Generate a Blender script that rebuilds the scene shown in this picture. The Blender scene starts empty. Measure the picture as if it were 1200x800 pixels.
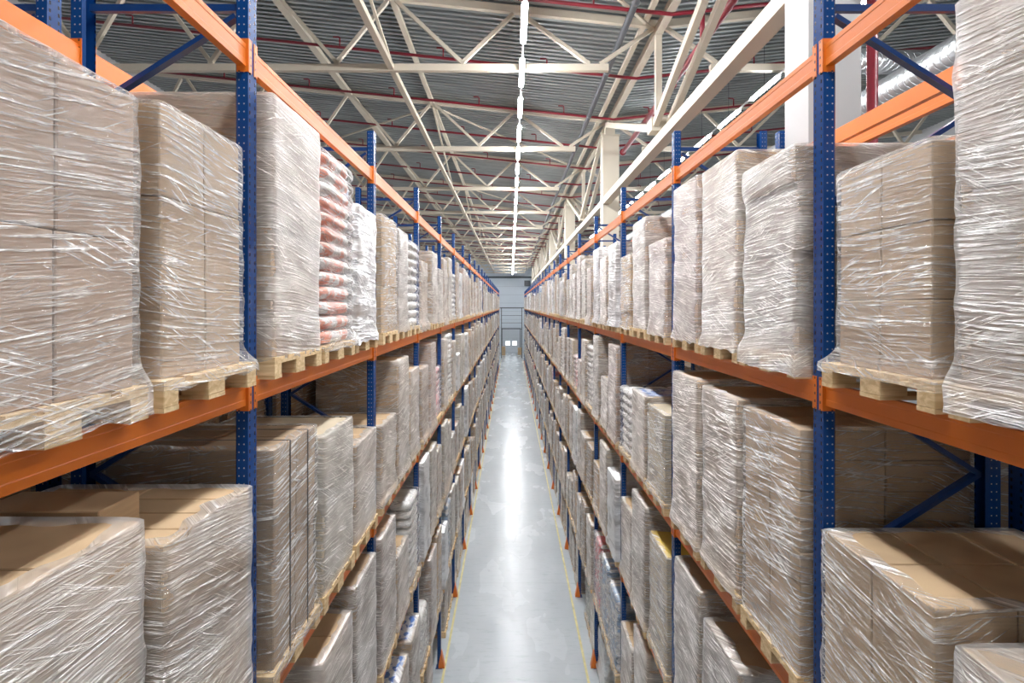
import bpy, math, random
from mathutils import Vector, Matrix, noise
random.seed(7)
PI = math.pi
col = bpy.context.scene.collection
H = 8.55                      # eye height above the floor
P = 2.8                       # bay pitch along the rack
Y0 = 0.32                     # first upright frame (bay 0 starts here)
XL, XR = -1.66, 1.97          # aisle faces of the two racks
DEP = 1.12                    # depth of an upright frame
LEV = [0.0, 1.67, 3.80, 5.93, 8.06]   # where loads stand: floor and four beam levels
TOPB = 10.20                  # top beam, carries nothing
NB = {'L': 24, 'R': 26}
UT = 10.66                    # top of the uprights

# ------------------------------------------------------------------ node helpers
def mat(name):
    m = bpy.data.materials.new(name); m.use_nodes = True
    nt = m.node_tree
    b = nt.nodes['Principled BSDF']
    return m, nt, b
def N(nt, t, **kw):
    n = nt.nodes.new(t)
    for k, v in kw.items():
        if k.startswith('i_'):
            key = k[2:]
            key = int(key) if key.isdigit() else key.replace('_', ' ')
            n.inputs[key].default_value = v
        else: setattr(n, k, v)
    return n
def math_n(nt, op, a, b=None, c=None, clamp=False):
    n = nt.nodes.new('ShaderNodeMath'); n.operation = op; n.use_clamp = clamp
    for i, v in enumerate((a, b, c)):
        if v is None: continue
        if isinstance(v, (int, float)): n.inputs[i].default_value = v
        else: nt.links.new(v, n.inputs[i])
    return n.outputs[0]
def mixc(nt, fac, a, b):
    n = nt.nodes.new('ShaderNodeMix'); n.data_type = 'RGBA'
    for sock, v in ((n.inputs[0], fac), (n.inputs[6], a), (n.inputs[7], b)):
        if isinstance(v, (int, float)): sock.default_value = v
        elif isinstance(v, tuple): sock.default_value = (*v, 1) if len(v) == 3 else v
        else: nt.links.new(v, sock)
    return n.outputs[2]
def smooth(nt, v, a, b, lo=0.0, hi=1.0):
    n = nt.nodes.new('ShaderNodeMapRange'); n.interpolation_type = 'SMOOTHSTEP'
    nt.links.new(v, n.inputs[0])
    n.inputs[1].default_value = a; n.inputs[2].default_value = b
    n.inputs[3].default_value = lo; n.inputs[4].default_value = hi
    return n.outputs[0]
def objco(nt):
    tc = N(nt, 'ShaderNodeTexCoord'); s = N(nt, 'ShaderNodeSeparateXYZ')
    nt.links.new(tc.outputs['Object'], s.inputs[0])
    return tc.outputs['Object'], s.outputs[0], s.outputs[1], s.outputs[2]
def comb(nt, x, y, z):
    c = N(nt, 'ShaderNodeCombineXYZ')
    for i, v in enumerate((x, y, z)):
        if isinstance(v, (int, float)): c.inputs[i].default_value = v
        else: nt.links.new(v, c.inputs[i])
    return c.outputs[0]
def noise_n(nt, vec, scale, detail=2.0, rough=0.5, dist=0.0):
    n = N(nt, 'ShaderNodeTexNoise')
    n.inputs['Scale'].default_value = scale; n.inputs['Detail'].default_value = detail
    n.inputs['Roughness'].default_value = rough; n.inputs['Distortion'].default_value = dist
    if vec is not None: nt.links.new(vec, n.inputs['Vector'])
    return n.outputs[0]
def bump(nt, b, h, strength, dist=0.01):
    n = N(nt, 'ShaderNodeBump'); n.inputs['Strength'].default_value = strength
    n.inputs['Distance'].default_value = dist
    nt.links.new(h, n.inputs['Height']); nt.links.new(n.outputs[0], b.inputs['Normal'])

def simple(name, c, rough=0.5, metal=0.0, var=0.08, sc=3.0, bmp=0.0):
    m, nt, b = mat(name)
    co, x, y, z = objco(nt)
    nz = noise_n(nt, co, sc, 4)
    d = tuple(max(0, v * (1 - var * 2.2)) for v in c); l = tuple(min(1, v * (1 + var * 1.4)) for v in c)
    nt.links.new(mixc(nt, nz, d, l), b.inputs['Base Color'])
    b.inputs['Roughness'].default_value = rough; b.inputs['Metallic'].default_value = metal
    if bmp: bump(nt, b, noise_n(nt, co, sc * 12, 3), bmp)
    return m

M = {}
M['orange'] = simple('orange_paint', (0.76, 0.175, 0.012), 0.42, var=0.07, sc=2.5, bmp=0.04)
M['blue'] = simple('blue_paint', (0.004, 0.035, 0.16), 0.3, var=0.1)
M['cream'] = simple('cream_steel', (0.66, 0.59, 0.475), 0.5, var=0.05, sc=1.2)
M['white_col'] = simple('white_column_paint', (0.50, 0.50, 0.50), 0.6, var=0.03, sc=1.0)
M['red'] = simple('red_pipe_paint', (0.26, 0.015, 0.03), 0.35, var=0.08)
M['dark_pipe'] = simple('dark_grey_pipe', (0.085, 0.09, 0.10), 0.45)
M['duct'] = None
M['strap'] = simple('black_strap', (0.015, 0.015, 0.02), 0.4)
M['white_plastic'] = simple('white_plastic', (0.8, 0.8, 0.8), 0.4, var=0.02)
M['yellow'] = simple('yellow_line_paint', (0.74, 0.66, 0.30), 0.6, var=0.25, sc=5)
M['dark_steel'] = simple('dark_steel', (0.06, 0.075, 0.09), 0.5)
M['wall'] = None

# blue upright with punched slots
def mk_post():
    m, nt, b = mat('perforated_blue_paint')
    co, x, y, z = objco(nt)
    fz = math_n(nt, 'FRACT', math_n(nt, 'DIVIDE', z, 0.05))
    dz = math_n(nt, 'ABSOLUTE', math_n(nt, 'SUBTRACT', fz, 0.5))          # 0 at hole centre
    ay = math_n(nt, 'ABSOLUTE', y)
    d1 = math_n(nt, 'ABSOLUTE', math_n(nt, 'SUBTRACT', ay, 0.030))
    h1 = math_n(nt, 'MULTIPLY', math_n(nt, 'LESS_THAN', d1, 0.0065), math_n(nt, 'LESS_THAN', dz, 0.23))
    side = math_n(nt, 'GREATER_THAN', ay, 0.0485)
    ax = math_n(nt, 'ABSOLUTE', math_n(nt, 'SUBTRACT', math_n(nt, 'ABSOLUTE', math_n(nt, 'SUBTRACT', x, 0.042)), 0.016))
    fz2 = math_n(nt, 'FRACT', math_n(nt, 'DIVIDE', z, 0.05))
    dz2 = math_n(nt, 'MULTIPLY', math_n(nt, 'ABSOLUTE', math_n(nt, 'SUBTRACT', fz2, 0.5)), 0.05)
    r2 = math_n(nt, 'ADD', math_n(nt, 'MULTIPLY', ax, ax), math_n(nt, 'MULTIPLY', dz2, dz2))
    h2 = math_n(nt, 'MULTIPLY', side, math_n(nt, 'LESS_THAN', r2, 0.0045 ** 2))
    c0 = mixc(nt, noise_n(nt, co, 2.0, 3), (0.003, 0.036, 0.16), (0.006, 0.055, 0.23))
    c1 = mixc(nt, h1, c0, (0.003, 0.008, 0.03))
    c2 = mixc(nt, h2, c1, (0.35, 0.38, 0.42))
    nt.links.new(c2, b.inputs['Base Color'])
    b.inputs['Roughness'].default_value = 0.25; b.inputs['Specular IOR Level'].default_value = 0.3
    return m
M['post'] = mk_post()
def mk_conn():
    m, nt, b = mat('slotted_orange_paint')
    co, x, y, z = objco(nt)
    fz = math_n(nt, 'FRACT', math_n(nt, 'DIVIDE', z, 0.05))
    dz = math_n(nt, 'ABSOLUTE', math_n(nt, 'SUBTRACT', fz, 0.5))
    hx = math_n(nt, 'LESS_THAN', math_n(nt, 'ABSOLUTE', math_n(nt, 'SUBTRACT', x, 0.055)), 0.006)
    hy = math_n(nt, 'LESS_THAN', math_n(nt, 'ABSOLUTE', math_n(nt, 'SUBTRACT', math_n(nt, 'ABSOLUTE', y), 0.027)), 0.006)
    h = math_n(nt, 'MULTIPLY', math_n(nt, 'MAXIMUM', hx, hy), math_n(nt, 'LESS_THAN', dz, 0.16))
    nt.links.new(mixc(nt, h, (0.74, 0.17, 0.012), (0.05, 0.012, 0.006)), b.inputs['Base Color'])
    b.inputs['Roughness'].default_value = 0.38
    return m
M['conn'] = mk_conn()

def mk_card(name, c, lines=False):
    m, nt, b = mat(name)
    co, x, y, z = objco(nt)
    oi = N(nt, 'ShaderNodeObjectInfo')
    n1 = noise_n(nt, co, 2.2, 3)
    st = noise_n(nt, comb(nt, math_n(nt, 'MULTIPLY', x, 3), math_n(nt, 'MULTIPLY', y, 3), math_n(nt, 'MULTIPLY', z, 60)), 1.0, 2)
    c = tuple(v * 0.88 for v in c); d = tuple(v * 0.74 for v in c)
    cc = mixc(nt, smooth(nt, n1, 0.3, 0.7), d, c)
    cc = mixc(nt, math_n(nt, 'MULTIPLY', smooth(nt, st, 0.4, 0.75), 0.35), cc, tuple(min(1, v * 1.22) for v in c))
    cc = mixc(nt, math_n(nt, 'MULTIPLY', oi.outputs['Random'], 0.30), cc, tuple(v * 0.55 for v in c))
    if lines:
        w = N(nt, 'ShaderNodeTexNoise'); w.noise_dimensions = '1D'
        w.inputs['Scale'].default_value = 75; w.inputs['Detail'].default_value = 1
        nt.links.new(z, w.inputs['W'])
        cc = mixc(nt, smooth(nt, w.outputs[0], 0.45, 0.62, 0, 0.55), cc, tuple(v * 0.5 for v in c))
        bump(nt, b, w.outputs[0], 0.6, 0.01)
    nt.links.new(cc, b.inputs['Base Color']); b.inputs['Roughness'].default_value = 0.78
    return m
M['card0'] = mk_card('brown_cardboard', (0.57, 0.385, 0.215))
M['card1'] = mk_card('tan_cardboard', (0.68, 0.475, 0.275))
M['card2'] = mk_card('grey_brown_cardboard', (0.47, 0.33, 0.205))
M['card3'] = mk_card('pink_brown_cardboard', (0.56, 0.375, 0.25))
M['paper'] = mk_card('layered_paper_stock', (0.74, 0.62, 0.44), True)
M['yellowtop'] = mk_card('yellow_sheet', (0.80, 0.55, 0.10))
M['bluelabel'] = None
M['tape'] = simple('parcel_tape', (0.33, 0.22, 0.13), 0.25, var=0.05)

def mk_wood():
    m, nt, b = mat('pale_pallet_wood')
    co, x, y, z = objco(nt)
    oi = N(nt, 'ShaderNodeObjectInfo')
    v = comb(nt, math_n(nt, 'MULTIPLY', x, 3), math_n(nt, 'MULTIPLY', y, 22), math_n(nt, 'ADD', math_n(nt, 'MULTIPLY', z, 40), math_n(nt, 'MULTIPLY', oi.outputs['Random'], 30)))
    n1 = noise_n(nt, v, 1.0, 4, 0.6, 0.6)
    c = mixc(nt, smooth(nt, n1, 0.3, 0.7), (0.60, 0.40, 0.19), (0.84, 0.64, 0.37))
    nt.links.new(c, b.inputs['Base Color']); b.inputs['Roughness'].default_value = 0.7
    bump(nt, b, n1, 0.25, 0.004)
    return m
M['wood'] = mk_wood()

def mk_film(name, base, streak, whiten, tint=(0.97, 0.96, 0.945), vs=34.0):
    """clear stretch film: transparent with a milky haze and fans of bright pulled creases"""
    m, nt, b = mat(name)
    co, x, y, z = objco(nt)
    oi = N(nt, 'ShaderNodeObjectInfo')
    rnd = math_n(nt, 'MULTIPLY', oi.outputs['Random'], 37.0)
    h = math_n(nt, 'ADD', math_n(nt, 'ADD', x, y), rnd)
    warp = noise_n(nt, comb(nt, math_n(nt, 'MULTIPLY', h, 0.9), math_n(nt, 'MULTIPLY', z, 1.4), rnd), 1.0, 1)
    warp2 = math_n(nt, 'MULTIPLY', math_n(nt, 'SUBTRACT', warp, 0.5), 0.16)
    tilt = math_n(nt, 'MULTIPLY', math_n(nt, 'SUBTRACT', oi.outputs['Random'], 0.5), 0.30)
    zone = noise_n(nt, comb(nt, math_n(nt, 'MULTIPLY', h, 1.8), math_n(nt, 'MULTIPLY', z, 2.6), rnd), 1.0, 3)
    def layer(k, sx, sz, off, lo, hi):
        v = math_n(nt, 'ADD', math_n(nt, 'ADD', z, math_n(nt, 'MULTIPLY', warp2, 1.0)), math_n(nt, 'MULTIPLY', h, math_n(nt, 'ADD', tilt, k)))
        s_ = noise_n(nt, comb(nt, math_n(nt, 'MULTIPLY', h, sx), math_n(nt, 'MULTIPLY', v, sz), math_n(nt, 'ADD', rnd, off)), 1.0, 3, 0.6)
        return s_, smooth(nt, s_, lo, hi), v
    s1, a1, v0 = layer(0.0, 3.2, vs * 2.0, 0.0, 0.50, 0.70)
    s2, a2, _ = layer(-0.50, 4.0, vs * 2.2, 5.0, 0.54, 0.68)
    s3, a3, _ = layer(0.42, 3.6, vs * 2.4, 9.0, 0.56, 0.68)
    a1 = math_n(nt, 'MULTIPLY', a1, smooth(nt, zone, 0.25, 0.5, 0.35, 1.0))
    a2 = math_n(nt, 'MULTIPLY', a2, smooth(nt, zone, 0.48, 0.60))
    a3 = math_n(nt, 'MULTIPLY', a3, smooth(nt, zone, 0.46, 0.36))
    cr = math_n(nt, 'MAXIMUM', math_n(nt, 'MAXIMUM', a1, a2), a3)
    fine = noise_n(nt, comb(nt, math_n(nt, 'MULTIPLY', h, 26.0), math_n(nt, 'MULTIPLY', v0, 70.0), rnd), 1.0, 2)
    cr = math_n(nt, 'MULTIPLY', cr, smooth(nt, fine, 0.30, 0.60, 0.45, 1.0))
    haze = noise_n(nt, comb(nt, math_n(nt, 'MULTIPLY', h, 2.6), math_n(nt, 'MULTIPLY', v0, 5.0), rnd), 1.0, 3)
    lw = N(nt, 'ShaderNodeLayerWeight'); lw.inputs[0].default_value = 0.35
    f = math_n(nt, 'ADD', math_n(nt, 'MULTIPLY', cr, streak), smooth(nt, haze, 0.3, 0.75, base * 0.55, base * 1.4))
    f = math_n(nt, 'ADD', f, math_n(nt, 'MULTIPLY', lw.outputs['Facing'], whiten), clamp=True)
    tr = N(nt, 'ShaderNodeBsdfTransparent'); tr.inputs[0].default_value = (0.97, 0.97, 0.97, 1)
    mx = N(nt, 'ShaderNodeMixShader')
    nt.links.new(f, mx.inputs[0]); nt.links.new(tr.outputs[0], mx.inputs[1]); nt.links.new(b.outputs[0], mx.inputs[2])
    nt.links.new(mx.outputs[0], nt.nodes['Material Output'].inputs[0])
    b.inputs['Base Color'].default_value = (*tint, 1)
    b.inputs['Roughness'].default_value = 0.30; b.inputs['Metallic'].default_value = 0.55
    b.inputs['Specular IOR Level'].default_value = 0.8
    hh = math_n(nt, 'ADD', math_n(nt, 'MULTIPLY', zone, 1.2), math_n(nt, 'ADD', math_n(nt, 'MULTIPLY', s1, 0.8), math_n(nt, 'MULTIPLY', cr, 0.7)))
    bump(nt, b, hh, 1.0, 0.02)
    return m
M['film'] = mk_film('clear_stretch_film', 0.12, 0.60, 0.20)
M['film_dense'] = mk_film('dense_stretch_film', 0.28, 0.52, 0.24, vs=38)
M['film_white'] = mk_film('white_stretch_film', 0.85, 0.3, 0.3, (0.88, 0.89, 0.90), vs=14)
M['film_pink'] = mk_film('pinkish_stretch_film', 0.24, 0.52, 0.22, (0.95, 0.91, 0.90), vs=46)

def mk_sack(name, ink):
    m, nt, b = mat(name)
    co, x, y, z = objco(nt)
    a = noise_n(nt, comb(nt, math_n(nt, 'MULTIPLY', x, 1.0), math_n(nt, 'MULTIPLY', y, 5.0), math_n(nt, 'MULTIPLY', z, 3.0)), 1.3, 2)
    k = smooth(nt, a, 0.46, 0.52)
    nt.links.new(mixc(nt, math_n(nt, 'MULTIPLY', k, 0.85), (0.86, 0.85, 0.84), ink), b.inputs['Base Color'])
    b.inputs['Roughness'].default_value = 0.4
    bump(nt, b, noise_n(nt, co, 9.0, 3), 0.5, 0.02)
    return m
M['sack_orange'] = mk_sack('white_sack_orange_print', (0.85, 0.22, 0.10))
M['sack_red'] = mk_sack('white_sack_red_print', (0.75, 0.10, 0.13))
M['sack_blue'] = mk_sack('white_sack_blue_print', (0.12, 0.28, 0.50))
M['sack_green'] = mk_sack('grey_sack_green_print', (0.10, 0.22, 0.14))
M['sack_plain'] = mk_sack('plain_white_sack', (0.72, 0.70, 0.66))

def mk_bluelabel():
    m, nt, b = mat('blue_printed_sheet')
    co, x, y, z = objco(nt)
    n = noise_n(nt, co, 9.0, 3)
    nt.links.new(mixc(nt, smooth(nt, n, 0.46, 0.54), (0.10, 0.20, 0.50), (0.75, 0.78, 0.85)), b.inputs['Base Color'])
    b.inputs['Roughness'].default_value = 0.3
    return m
M['bluelabel'] = mk_bluelabel()

def mk_floor():
    m, nt, b = mat('polished_concrete')
    co, x, y, z = objco(nt)
    a = noise_n(nt, comb(nt, x, math_n(nt, 'MULTIPLY', y, 0.5), 0.0), 0.9, 3, 0.5)
    s = noise_n(nt, comb(nt, math_n(nt, 'MULTIPLY', x, 1.0), math_n(nt, 'MULTIPLY', y, 5.0), 0.0), 2.2, 4, 0.7)
    c = mixc(nt, smooth(nt, a, 0.3, 0.7), (0.46, 0.51, 0.545), (0.53, 0.58, 0.61))
    c = mixc(nt, smooth(nt, s, 0.50, 0.8, 0, 0.8), c, (0.30, 0.36, 0.38))
    j = math_n(nt, 'LESS_THAN', math_n(nt, 'ABSOLUTE', math_n(nt, 'SUBTRACT', math_n(nt, 'FRACT', math_n(nt, 'DIVIDE', y, 6.0)), 0.5)), 0.0012)
    c = mixc(nt, math_n(nt, 'MULTIPLY', j, 0.5), c, (0.2, 0.22, 0.24))
    nt.links.new(c, b.inputs['Base Color'])
    nt.links.new(smooth(nt, a, 0.3, 0.7, 0.23, 0.29), b.inputs['Roughness'])
    bump(nt, b, noise_n(nt, co, 3.0, 3), 0.06, 0.01)
    return m
M['floor'] = mk_floor()
def mk_deck():
    m, nt, b = mat('galvanised_roof_deck')
    co, x, y, z = objco(nt)
    n1 = noise_n(nt, comb(nt, math_n(nt, 'MULTIPLY', x, 0.6), math_n(nt, 'MULTIPLY', y, 9.0), 0.0), 1.0, 3)
    nt.links.new(mixc(nt, smooth(nt, n1, 0.35, 0.65), (0.33, 0.36, 0.365), (0.47, 0.50, 0.50)), b.inputs['Base Color'])
    b.inputs['Metallic'].default_value = 0.75; b.inputs['Roughness'].default_value = 0.36
    return m
M['deck'] = mk_deck()
def mk_duct():
    m, nt, b = mat('spiral_duct_metal')
    co, x, y, z = objco(nt)
    w = math_n(nt, 'FRACT', math_n(nt, 'MULTIPLY', math_n(nt, 'ADD', math_n(nt, 'ADD', x, y), math_n(nt, 'MULTIPLY', z, 0.25)), 7.0))
    k = smooth(nt, math_n(nt, 'ABSOLUTE', math_n(nt, 'SUBTRACT', w, 0.5)), 0.0, 0.12)
    n1 = noise_n(nt, co, 6.0, 4)
    nt.links.new(mixc(nt, n1, (0.40, 0.42, 0.44), (0.62, 0.64, 0.66)), b.inputs['Base Color'])
    b.inputs['Metallic'].default_value = 0.85; b.inputs['Roughness'].default_value = 0.32
    bump(nt, b, math_n(nt, 'ADD', k, math_n(nt, 'MULTIPLY', n1, 1.5)), 0.7, 0.02)
    return m
M['duct'] = mk_duct()
def mk_wall(name='wall_panels', c1=(0.60, 0.67, 0.75), c2=(0.68, 0.75, 0.82), ph=1.5):
    m, nt, b = mat(name)
    co, x, y, z = objco(nt)
    j = math_n(nt, 'LESS_THAN', math_n(nt, 'FRACT', math_n(nt, 'DIVIDE', z, ph)), 0.03)
    c = mixc(nt, noise_n(nt, co, 0.3, 2), c1, c2)
    nt.links.new(mixc(nt, math_n(nt, 'MULTIPLY', j, 0.6), c, (0.2, 0.23, 0.27)), b.inputs['Base Color'])
    b.inputs['Roughness'].default_value = 0.55
    return m
M['wall'] = mk_wall()
M['wall_side'] = mk_wall('side_wall_panels', (0.6, 0.61, 0.62), (0.7, 0.71, 0.72), 2.0)
def emis(name, c, s):
    m, nt, b = mat(name)
    b.inputs['Base Color'].default_value = (*c, 1)
    b.inputs['Emission Color'].default_value = (*c, 1); b.inputs['Emission Strength'].default_value = s
    return m
M['tube'] = emis('lit_tube', (0.97, 0.98, 1.0), 300)
M['tube_side'] = emis('lit_tube_side_row', (0.96, 0.98, 1.0), 110)
M['pane'] = emis('daylit_glass', (0.9, 0.96, 1.0), 3.0)

# ------------------------------------------------------------------ mesh helpers
class MB:
    def __init__(s): s.v = []; s.f = []; s.mi = []
    def add(s, vs, fs, mi=0):
        o = len(s.v); s.v += [tuple(v) for v in vs]
        s.f += [tuple(i + o for i in f) for f in fs]; s.mi += [mi] * len(fs)
        return s
    def box(s, x0, x1, y0, y1, z0, z1, mi=0):
        vs = [(x, y, z) for z in (z0, z1) for y in (y0, y1) for x in (x0, x1)]
        return s.add(vs, [(0, 2, 3, 1), (4, 5, 7, 6), (0, 1, 5, 4), (1, 3, 7, 5), (3, 2, 6, 7), (2, 0, 4, 6)], mi)
    def cbox(s, x0, x1, y0, y1, z0, z1, c=0.006, mi=0):
        """box with all its edges chamfered"""
        vs = []; idx = {}
        X, Y, Z = (x0, x1), (y0, y1), (z0, z1)
        for i in (0, 1):
            for j in (0, 1):
                for k in (0, 1):
                    dx, dy, dz = (c, -c)[i], (c, -c)[j], (c, -c)[k]
                    for a in range(3):
                        p = [X[i] + dx, Y[j] + dy, Z[k] + dz]
                        p[a] = (X[i], Y[j], Z[k])[a]
                        idx[(i, j, k, a)] = len(vs); vs.append(tuple(p))
        g = lambda i, j, k, a: idx[(i, j, k, a)]
        fs = []
        for i in (0, 1):
            q = [g(i, 0, 0, 0), g(i, 1, 0, 0), g(i, 1, 1, 0), g(i, 0, 1, 0)]; fs.append(q if i else q[::-1])
            q = [g(0, i, 0, 1), g(0, i, 1, 1), g(1, i, 1, 1), g(1, i, 0, 1)]; fs.append(q if i else q[::-1])
            q = [g(0, 0, i, 2), g(1, 0, i, 2), g(1, 1, i, 2), g(0, 1, i, 2)]; fs.append(q if i else q[::-1])
        for i in (0, 1):
            for j in (0, 1):
                q = [g(i, j, 0, 0), g(i, j, 0, 1), g(i, j, 1, 1), g(i, j, 1, 0)]; fs.append(q if i == j else q[::-1])
                q = [g(i, 0, j, 0), g(i, 1, j, 0), g(i, 1, j, 2), g(i, 0, j, 2)]
                q = [g(i, 0, j, 0), g(i, 0, j, 2), g(i, 1, j, 2), g(i, 1, j, 0)]; fs.append(q)
                q = [g(0, i, j, 1), g(0, i, j, 2), g(1, i, j, 2), g(1, i, j, 1)]; fs.append(q)
                for k in (0, 1): pass
        for i in (0, 1):
            for j in (0, 1):
                for k in (0, 1): fs.append([g(i, j, k, 0), g(i, j, k, 1), g(i, j, k, 2)])
        return s.add(vs, fs, mi)
    def bar(s, a, b, w, h, mi=0, up=(0, 0, 1)):
        a = Vector(a); b = Vector(b); d = (b - a).normalized(); up = Vector(up)
        if abs(d.dot(up)) > 0.98: up = Vector((1, 0, 0))
        r = d.cross(up).normalized(); u = r.cross(d).normalized()
        vs = [p + r * (sx * w / 2) + u * (sz * h / 2) for p in (a, b) for sz in (-1, 1) for sx in (-1, 1)]
        return s.add(vs, [(0, 1, 3, 2), (4, 6, 7, 5), (0, 4, 5, 1), (1, 5, 7, 3), (3, 7, 6, 2), (2, 6, 4, 0)], mi)
    def tube(s, pts, r, n=10, mi=0):
        pts = [Vector(p) for p in pts]; rings = []
        for i, p in enumerate(pts):
            d = (pts[min(i + 1, len(pts) - 1)] - pts[max(i - 1, 0)]).normalized()
            up = Vector((0, 0, 1)) if abs(d.z) < 0.9 else Vector((1, 0, 0))
            rt = d.cross(up).normalized(); u = rt.cross(d)
            rings.append([p + rt * (r * math.cos(2 * PI * k / n)) + u * (r * math.sin(2 * PI * k / n)) for k in range(n)])
        vs = [v for rr in rings for v in rr]; fs = []
        for i in range(len(pts) - 1):
            for k in range(n):
                a = i * n + k; b2 = i * n + (k + 1) % n
                fs.append((a, b2, b2 + n, a + n))
        fs.append(tuple(range(n))[::-1]); fs.append(tuple((len(pts) - 1) * n + k for k in range(n)))
        return s.add(vs, fs, mi)
    def extr(s, prof, a, b, mi=0):
        """profile of (x, z) points pushed along y from a to b"""
        n = len(prof)
        vs = [(x, a, z) for x, z in prof] + [(x, b, z) for x, z in prof]
        fs = [(k, (k + 1) % n, (k + 1) % n + n, k + n) for k in range(n)]
        fs += [tuple(range(n))[::-1], tuple(range(n, 2 * n))]
        return s.add(vs, fs, mi)
    def merge(s, o, T, mp):
        off = len(s.v)
        s.v += [tuple(T @ Vector(v)) for v in o.v]
        s.f += [tuple(i + off for i in f) for f in o.f]; s.mi += [mp[i] for i in o.mi]
    def mesh(s, name, mats, sm=False):
        me = bpy.data.meshes.new(name); me.from_pydata(s.v, [], s.f)
        for m in (mats if isinstance(mats, (list, tuple)) else [mats]): me.materials.append(m)
        if any(s.mi): me.polygons.foreach_set('material_index', s.mi)
        if sm: me.polygons.foreach_set('use_smooth', [True] * len(s.f))
        me.update(); return me
    def build(s, name, mats, parent=None, sm=False, loc=None):
        return put(name, s.mesh(name, mats, sm), parent, loc)
def put(name, me, parent=None, loc=None, rz=0):
    o = bpy.data.objects.new(name, me); col.objects.link(o)
    if parent: o.parent = parent
    if loc: o.location = loc
    if rz: o.rotation_euler = (0, 0, rz)
    return o
def thing(name, label, cat, loc=(0, 0, 0), rz=0, group=None):
    o = put(name, None, None, loc, rz); tag(o, label, cat, group); return o
def tag(o, label=None, cat=None, group=None, kind=None):
    if label:
        assert 4 <= len(label.split()) <= 16, label
        o['label'] = label
    if cat: o['category'] = cat
    if group: o['group'] = group
    if kind: o['kind'] = kind
    return o
ONES = 'zeroth first second third fourth fifth sixth seventh eighth ninth tenth eleventh twelfth thirteenth fourteenth fifteenth sixteenth seventeenth eighteenth nineteenth'.split()
def nth(n):
    if n < 20: return ONES[n]
    t = {2: 'twent', 3: 'thirt', 4: 'fort', 5: 'fift', 6: 'sixt', 7: 'sevent', 8: 'eight'}[n // 10]
    return t + 'ieth' if n % 10 == 0 else t + 'y-' + ONES[n % 10]
SIDE = {'L': 'left', 'R': 'right'}

# ------------------------------------------------------------------ camera
cd = bpy.data.cameras.new('camera'); cam = bpy.data.objects.new('camera', cd); col.objects.link(cam)
cam.location = (0, 0, H); cam.rotation_euler = (PI / 2, 0, 0)
F = 570.0
cd.sensor_width = 36; cd.lens = 36 * F / 1200
cd.shift_x = 1 / 1200; cd.shift_y = -42 / 1200
cd.clip_start = 0.05; cd.clip_end = 300
bpy.context.scene.camera = cam
def proj(X, Y, Z): return 599 + F * X / Y, 358 - F * (Z - H) / Y

# ------------------------------------------------------------------ setting
YE = 88.6
fl = MB().box(-14, 20, -12, YE + .2, -0.2, 0).build('floor', M['floor']); tag(fl, kind='structure')
def zr(X): return H + 6.70 + 0.105 * abs(X - 3.5)      # centre of the trusses' top chord
def mk_roof():
    b = MB(); xs = (-14, 3.5, 20)
    prof = [(0, .0), (.09, .0), (.10, .10), (.19, .10)]   # one rib, 0.2 m
    ys = []; y = -12.0
    while y < YE:
        for dy, dz in prof: ys.append((y + dy, dz))
        y += 0.2
    vs = []
    for (yy, dz) in ys:
        for x in xs: vs.append((x, yy, zr(x) + 0.10 + dz))
    fs = []
    for i in range(len(ys) - 1):
        for k in (0, 1):
            a = i * 3 + k; fs.append((a, a + 1, a + 4, a + 3))
    b.add(vs, fs); return b
tag(mk_roof().build('ceiling', M['deck']), kind='structure')
tag(MB().box(-14, 20, YE, YE + .2, 0, 18.2).build('wall_back', M['wall']), kind='structure')
tag(MB().box(-14.2, -14, -12, YE + .2, 0, 18.2).build('wall_left', M['wall_side']), kind='structure')
tag(MB().box(20, 20.2, -12, YE + .2, 0, 18.2).build('wall_right', M['wall_side']), kind='structure')
tag(MB().box(-14, 20, -12.2, -12, 0, 18.2).build('wall_front', M['wall_side']), kind='structure')
dr = MB().box(-1.6, 1.6, YE - .08, YE, 0, 4.3).build('door_1', mk_wall('door_panels', (0.55, 0.6, 0.66), (0.62, 0.67, 0.72), 0.65)); tag(dr, kind='structure')
for x in (-1.02, 0.22): MB().box(x, x + .8, YE - .1, YE - .081, 1.35, 2.05).build('pane', M['pane'], dr)
fr = MB(); fr.box(-1.75, -1.602, YE - .12, YE, 0, 4.45); fr.box(1.602, 1.75, YE - .12, YE, 0, 4.45); fr.box(-1.602, 1.602, YE - .12, YE, 4.302, 4.45)
fr.build('door_frame', M['dark_steel'], dr)
tag(MB().box(-14, 20, YE - .1, YE, 13.55, 13.9).build('trim_1', M['dark_steel']), kind='structure')
# steel portal with guard rails in front of the far door
pt = thing('barrier_frame', 'dark steel portal frame with rails before the far door', 'frame', (0, 79.5, 0))
for x in (-1.58, 1.75): MB().box(x - .06, x + .06, -.06, .06, 0, 8.1).build('post', M['dark_steel'], pt)
for z, t in ((8.1, .16), (6.9, .07), (5.7, .07), (4.7, .10)): MB().box(-2.4 if z > 8 else -1.52, 2.6 if z > 8 else 1.69, -.05, .05, z, z + t).build('rail', M['dark_steel'], pt)
bx = thing('loudspeaker_box', 'small dark box high on the far wall right of the aisle', 'box', (2.9, YE - .252, 12.1))
MB().box(-.5, .5, -.25, .25, 0, 1.0).build('housing', M['dark_steel'], bx); MB().box(-.4, .4, -.27, -.252, .1, .9).build('front_grille', M['dark_pipe'], bx)
for x, y, h, w in ((-1.35, 84.0, 1.5, 'left'), (1.5, 85.0, 1.2, 'right')):
    c = thing('carton_pile', f'stack of tan cartons on the floor {w} of the far door', 'cartons', (x, y, 0))
    n = 3
    for k in range(n): MB().cbox(-.35 + .03 * (k % 2), .35 + .02 * (k % 2), -.4, .4, h * k / n, h * (k + 1) / n - .004, c=.01).build('carton', M['card1'], c)
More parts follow.
